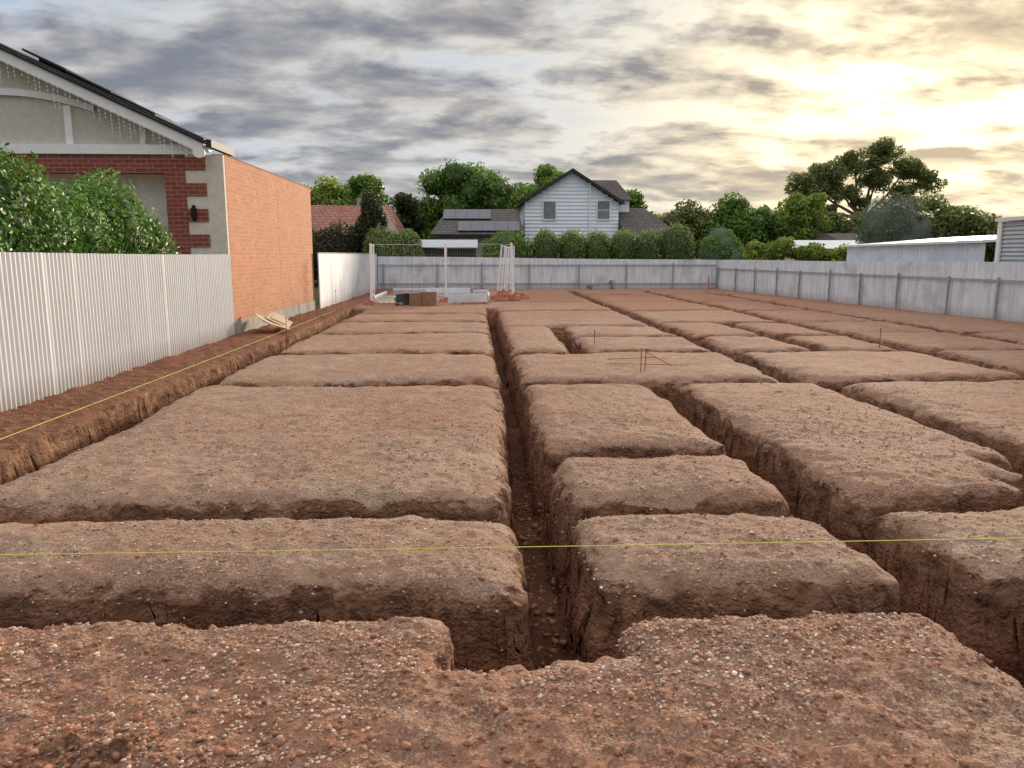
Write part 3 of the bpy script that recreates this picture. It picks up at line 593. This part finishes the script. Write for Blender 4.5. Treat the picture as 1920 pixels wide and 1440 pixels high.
for (x0,x1,y0,z0,z1,mt_,lb) in ((19.5,26,46,2.2,2.75,m_shroof,'long low outbuilding with pale metal roof'),(23.5,30,50,2.7,3.3,m_tilegrey,'low building with brown-grey pitched roof'),(9.2,12.6,46.5,1.7,2.35,m_blueshed,'small shed with blue ribbed roof')):
    th=thing('outbuilding',((x0+x1)/2,y0,0),lb,'shed','low outbuildings'); mb=MB(); mb.add([(x0,y0,z0),(x1,y0,z0),(x1-.3,y0+3,z1),(x0+.3,y0+3,z1),(x0,y0+6,z0),(x1,y0+6,z0)],[(0,1,2,3),(3,2,5,4),(0,3,4),(1,5,2)]); part(th,'roof',mb,mt_)
    part(th,'wall',MB().box(x0+.2,x1-.2,y0+.2,y0+5.8,0,z0-.01),m_cream)
# ------------------------------------------------------------------ temporary fence
G3='temporary fence panels round the slab'
feet=[]
def tpanel(p0,p1,lean=(0,0),h=2.1,lb='white tubular temporary fence panel with wire mesh'):
    mb=MB(); a=Vector((*p0,.12));b_=Vector((*p1,.12)); up=Vector((lean[0],lean[1],h))
    th=thing('temporary_fence_panel',((p0[0]+p1[0])/2,(p0[1]+p1[1])/2,0),lb,'fence',G3)
    mb.tube([a-Vector((0,0,.1)),a+up],.03); mb.tube([b_-Vector((0,0,.1)),b_+up],.03); mb.tube([a+up*.985,b_+up*.985],.007); mb.tube([a+up*.08,b_+up*.08],.007); part(th,'frame',mb,m_galv)
    mb=MB(); L_=(b_-a).length; n=int(L_/.11)
    for i in range(1,n): q=a+(b_-a)*i/n; mb.tube([q+up*.08,q+up*.98],.001,3,False)
    for k in range(1,5): mb.tube([a+up*(.08+.91*k/5),b_+up*(.08+.91*k/5)],.001,3,False)
    part(th,'mesh',mb,m_galv); feet.extend([p0,p1])
tpanel((-3.9,28.2),(-1.3,30.2),(.02,0)); tpanel((-1.3,30.25),(1.35,32.0),(-.03,.02),2.15); tpanel((1.4,32.1),(1.55,34.5),(-.1,0),2.2); tpanel((1.5,34.6),(1.45,37),(.05,0))
tpanel((-3.95,28.3),(-4.2,31),(.03,0)); tpanel((1.0,31.9),(1.2,34.3),(.12,.03),2.05); tpanel((.72,32.2),(.95,34.6),(.2,0),2.1)
done=set()
for p in feet:
    k=(round(p[0]*2),round(p[1]*2))
    if k in done: continue
    done.add(k); x0,y0=p; mb=MB()
    mb.add([(x0-.3,y0-.12,0),(x0+.3,y0-.12,0),(x0+.3,y0+.12,0),(x0-.3,y0+.12,0),(x0-.24,y0-.09,.14),(x0+.24,y0-.09,.14),(x0+.24,y0+.09,.14),(x0-.24,y0+.09,.14)],[(0,3,2,1),(4,5,6,7),(0,1,5,4),(1,2,6,5),(2,3,7,6),(3,0,4,7)])
    mb.box(x0-.08,x0+.08,y0-.1,y0+.1,.141,.17)
    solo('fence_foot',mb,m_orange,'orange plastic weighted block holding fence post','fence foot','fence feet')
for (x0,y0,zb) in ((.9,31.2,0),(1.4,31.6,0),(1.8,32.6,0),(1.1,33,0),(.95,31.25,.2)):
    mb=MB(); mb.add([(x0-.3,y0-.14,zb),(x0+.3,y0-.14,zb),(x0+.3,y0+.14,zb),(x0-.3,y0+.14,zb),(x0-.22,y0-.1,zb+.2),(x0+.24,y0-.1,zb+.16),(x0+.22,y0+.1,zb+.2),(x0-.24,y0+.1,zb+.17)],[(0,3,2,1),(4,5,6,7),(0,1,5,4),(1,2,6,5),(2,3,7,6),(3,0,4,7)])
    mb.box(x0-.07,x0+.07,y0-.08,y0+.08,zb+.18,zb+.24); solo('fence_foot',mb,m_orange,'spare orange plastic fence block stacked on soil','fence foot','fence feet')
# footing formwork
F_=thing('footing_formwork',(-1.6,32,0),'low white formwork panels around a new slab','formwork')
for q in [(-4.0,-3.2,28.9,28.95,0,.22),(-1.2,.3,29.4,29.45,0,.36),(-4.1,-4.04,30,34,0,.25),(.35,.41,31,34,0,.22),(-4.0,-1.2,36,36.06,0,.3),(-2.6,-1.2,31.2,31.25,0,.2),(-2.3,-.4,33.4,33.45,0,.42),(-.3,.4,34.4,34.45,0,.3)]: part(F_,'side_panel',MB().box(*q),m_foam)
part(F_,'slab',MB().box(-3.99,.34,31.32,33.38,-.05,.12),m_conc)
mb=MB()
for k in range(8): mb.tube([(-3.6+k*.5,29.0,.2),(-3.6+k*.5,38,.2)],.008,4)
for k in range(10): mb.tube([(-4,29.6+k*.85,.2),(.35,29.6+k*.85,.2)],.008,4)
part(F_,'reinforcing_mesh',mb,m_steel)
# timber pallet and bricks
P_=thing('timber_pallet',(-3.3,28.6,0),'grey weathered timber pallet lying beside formwork','pallet')
for k in range(6): part(P_,'deck_board',MB().box(-3.85+k*.19,-3.72+k*.19,28.0,28.8,.1,.12),m_ply)
for q in (28.02,28.36,28.7): part(P_,'bearer',MB().box(-3.85,-2.77,q,q+.08,0,.098),m_ply)
for k in range(12):
    cx,cy=-.9+random.uniform(0,1.2),28.9+random.uniform(-.3,.3); an=random.uniform(0,3.1); cz=.04
    solo('loose_brick',MB().obox((cx,cy,cz),(math.cos(an)*.115,math.sin(an)*.115,0),(-math.sin(an)*.055,math.cos(an)*.055,0),(0,0,.038)),m_orange if k%2 else m_conc,'loose brick dropped on the soil','brick','loose bricks')
solo('black_board',MB().obox((-2.75,28.1,.22),(.28,.03,.02),(-.002,.015,.0),(.01,.07,.21)),m_dark,'black plastic-faced board propped on edge','board')
for x0,hh_,ww in ((-2.3,.46,.22),(-1.8,.5,.25)):
    mb=MB(); mb.box(x0-ww,x0+ww,27.8,28.2,0,hh_); mb.add([(x0-ww,27.8,hh_),(x0-ww,28.2,hh_),(x0-ww-.12,28.2,hh_+.06),(x0-ww-.12,27.8,hh_+.06)],[(0,1,2,3)]); mb.add([(x0+ww,27.8,hh_),(x0+ww,28.2,hh_),(x0+ww+.12,28.2,hh_+.08),(x0+ww+.12,27.8,hh_+.08)],[(0,1,2,3)])
    solo('cardboard_box',mb,m_card,'open brown cardboard box standing on soil','box','cardboard boxes')
# plywood
for (c,ang,tilt,w_,l_) in (((-5.0,18.9,.2),.25,.45,.2,.42),((-4.92,19.15,.22),.1,.5,.22,.4),((-5.12,18.6,.28),.4,.6,.18,.38),((-4.85,18.75,.14),.5,.35,.16,.34),((-4.95,19.3,.26),.15,.5,.14,.4)):
    ax=Vector((math.cos(ang),math.sin(ang),-tilt)).normalized(); ay=Vector((-math.sin(ang),math.cos(ang),.1)).normalized()
    solo('plywood_sheet',MB().obox(c,ax*w_*1.3,ay*l_,ax.cross(ay)*.009),m_ply,'weathered split plywood sheet leaning on dirt by brick wall','plywood','discarded plywood sheets')
# stakes, strings, rods
def stake(x,y,h,lx=0,ly=0,m_=m_steel,r=.007,lb='thin rusty steel stake driven into the earth'):
    z=float(height(np.array([x]),np.array([y]))[0][0])
    mb=MB(); mb.tube([(x,y,z-.1),(x+lx,y+ly,z+h)],r,6); mb.tube([(x+lx*.9,y+ly*.9,z+h*.93),(x+lx,y+ly,z+h+.001)],r*1.5,6)
    solo('steel_stake',mb,m_,lb,'stake','steel marking stakes')
for a_ in [(-4.05+.3,15.0,.66,.02,0),(2.52,11.85,.38),(2.6,11.95,.36,.02,0),(2.36,15.7,.3),(8.05,15.1,.38),(-4.75,20.5,.55),(-4.85,23.2,.6),(-4.7,25.5,.7),(-3.7,27.2,.6)]: stake(*a_)
for (p,q) in (((2.1,12.6,.03),(3.4,12.3,.03)),((2.6,11.9,.3),(3.1,12.2,.04)),((2.2,13.1,.03),(3.1,13.3,.03))):
    solo('steel_rod',MB().tube([p,q],.005),m_steel,'rusty reinforcing rod lying on the ground','rod','loose steel rods')
mb=MB(); mb.tube([(-6+i*.75,4.27+.004*i,.13-.025*math.sin(math.pi*i/20)) for i in range(21)],.0028,5); solo('string_line',mb,m_str,'taut yellow-green builder string line across trench','string line','builder string lines')
mb=MB(); mb.tube([(-4.52,4.5+i,.1-.02*math.sin(math.pi*i/20)) for i in range(21)],.0032,5); solo('string_line',mb,m_str,'yellow-green builder string line along dug edge','string line','builder string lines')
mb=MB(); mb.tube([(12.0,40.2,0),(12.0,40.2,.75)],.03); mb.tube([(12,40.2,.3),(12,40.2,.5)],.045); solo('marker_post',mb,m_orange,'short orange marker post near fence corner','post')
# ------------------------------------------------------------------ camera
cam=bpy.data.cameras.new('camera'); co=bpy.data.objects.new('camera',cam); COL.objects.link(co); scene.camera=co
co.location=(0,0,1.8); co.rotation_euler=(math.radians(90-9.5),0,math.radians(-2.4)); cam.sensor_width=36; cam.lens=27.04; cam.clip_end=3000; cam.clip_start=.05
# ------------------------------------------------------------------ light
el=math.radians(11); az=math.radians(33)
sd=Vector((math.sin(az)*math.cos(el),math.cos(az)*math.cos(el),math.sin(el)))
L=bpy.data.lights.new('sun','SUN'); L.energy=5.0; L.angle=math.radians(8); L.color=(1,.84,.64); lo=bpy.data.objects.new('sun',L); COL.objects.link(lo); lo.rotation_euler=(-sd).to_track_quat('-Z','Y').to_euler(); lo.location=(20,30,30)
w_=bpy.data.worlds.new('World'); scene.world=w_; w_.use_nodes=True; t=w_.node_tree; bg=t.nodes['Background']
sky=N(t,'ShaderNodeTexSky',sky_type='NISHITA'); sky.sun_disc=False; sky.sun_elevation=el; sky.sun_rotation=az
tc=N(t,'ShaderNodeTexCoord'); sp=N(t,'ShaderNodeSeparateXYZ'); t.links.new(tc.outputs['Generated'],sp.inputs[0])
zz=mth(t,'MAXIMUM',sp.outputs[2],0.0); zc=mth(t,'ADD',zz,.2)
cx=mth(t,'DIVIDE',sp.outputs[0],zc); cy=mth(t,'DIVIDE',sp.outputs[1],zc)
cb=N(t,'ShaderNodeCombineXYZ'); t.links.new(cx,cb.inputs[0]); t.links.new(cy,cb.inputs[1])
def mapped(loc):
    mp=N(t,'ShaderNodeMapping'); mp.inputs['Rotation'].default_value=(0,0,math.radians(-10)); mp.inputs['Scale'].default_value=(1.0,1.35,1); mp.inputs['Location'].default_value=loc; t.links.new(cb.outputs[0],mp.inputs[0]); return mp.outputs[0]
m1=mapped((7.4,3.3,0)); m2=mapped((7.4-.06,3.3-.13,0))
nA=noise(t,m1,1.0,3,.5,.2); nB=noise(t,m1,2.9,11,.58,.15); nB2=noise(t,m2,2.9,7,.56,.15); nC=noise(t,m1,1.5,4,.55); nD=noise(t,m1,9,6,.6)
den=mth(t,'ADD',mth(t,'ADD',mth(t,'MULTIPLY',nA,.62),mth(t,'MULTIPLY',nB,.74)),mth(t,'MULTIPLY',nD,.14))
dt=N(t,'ShaderNodeVectorMath',operation='DOT_PRODUCT'); t.links.new(tc.outputs['Generated'],dt.inputs[0]); dt.inputs[1].default_value=Vector((math.sin(math.radians(31))*.985,math.cos(math.radians(31))*.985,.17))
q_=mth(t,'DIVIDE',mth(t,'SUBTRACT',sp.outputs[2],.15),.17); ez=mth(t,'EXPONENT',mth(t,'MULTIPLY',mth(t,'MULTIPLY',q_,q_),-1))
dp=mth(t,'MAXIMUM',dt.outputs['Value'],0.0)
g1=mth(t,'MULTIPLY',mth(t,'POWER',dp,11),mth(t,'ADD',mth(t,'MULTIPLY',ez,.35),.65)); g2=mth(t,'MULTIPLY',mth(t,'POWER',dp,45),mth(t,'ADD',mth(t,'MULTIPLY',ez,.75),.25))
den=mth(t,'SUBTRACT',den,mth(t,'MULTIPLY',g2,.05))
cm=ramp(t,den,[(.63,.0),(.69,.5),(.79,1.0)])
lit=mth(t,'ADD',mth(t,'MULTIPLY',mth(t,'SUBTRACT',nB,nB2),-3.0),mth(t,'MULTIPLY',nC,.95),clamp=True)
thick=ramp(t,den,[(.68,1.0),(.92,.0)])
skyb=N(t,'ShaderNodeVectorMath',operation='SCALE'); t.links.new(sky.outputs[0],skyb.inputs[0]); skyb.inputs['Scale'].default_value=.08
gap=mixc(t,.7,skyb.outputs[0],(.38,.54,.84)); gap=mixc(t,ramp(t,den,[(.48,.0),(.65,.5)]),gap,(.82,.81,.79)); gap=mixc(t,g1,gap,(1.2,1.02,.7)); gap=mixc(t,g2,gap,(2.1,1.8,1.2))
cd=mixc(t,mth(t,'MULTIPLY',lit,mth(t,'ADD',mth(t,'MULTIPLY',thick,.6),.4)),(.23,.25,.305),(.72,.69,.65))
clw=mixc(t,lit,(.37,.34,.32),(.95,.78,.5)); cl=mixc(t,g1,cd,clw); cl=mixc(t,mth(t,'MULTIPLY',g2,.85),cl,mixc(t,lit,(.72,.57,.38),(1.4,1.15,.74)))
col=mixc(t,cm,gap,cl)
hz=mth(t,'POWER',mth(t,'SUBTRACT',1,zz,clamp=True),20)
hc=mixc(t,g1,(.74,.74,.73),(1.4,1.12,.68)); col=mixc(t,mth(t,'MULTIPLY',hz,.65),col,hc)
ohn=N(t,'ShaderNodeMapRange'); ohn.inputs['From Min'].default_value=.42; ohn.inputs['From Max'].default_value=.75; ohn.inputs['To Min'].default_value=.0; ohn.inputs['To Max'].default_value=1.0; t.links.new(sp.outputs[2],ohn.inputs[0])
col=mixc(t,ohn.outputs[0],col,mixc(t,1.0,col,(3.2,2.95,2.6),'MULTIPLY'))  # extra brightness added to unseen overhead sky to light ground and trench walls
col=mixc(t,mth(t,'LESS_THAN',sp.outputs[2],-.01),col,(.15,.12,.1))
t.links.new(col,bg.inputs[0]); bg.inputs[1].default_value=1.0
scene.view_settings.view_transform='Standard'; scene.view_settings.look='None'; scene.view_settings.exposure=0
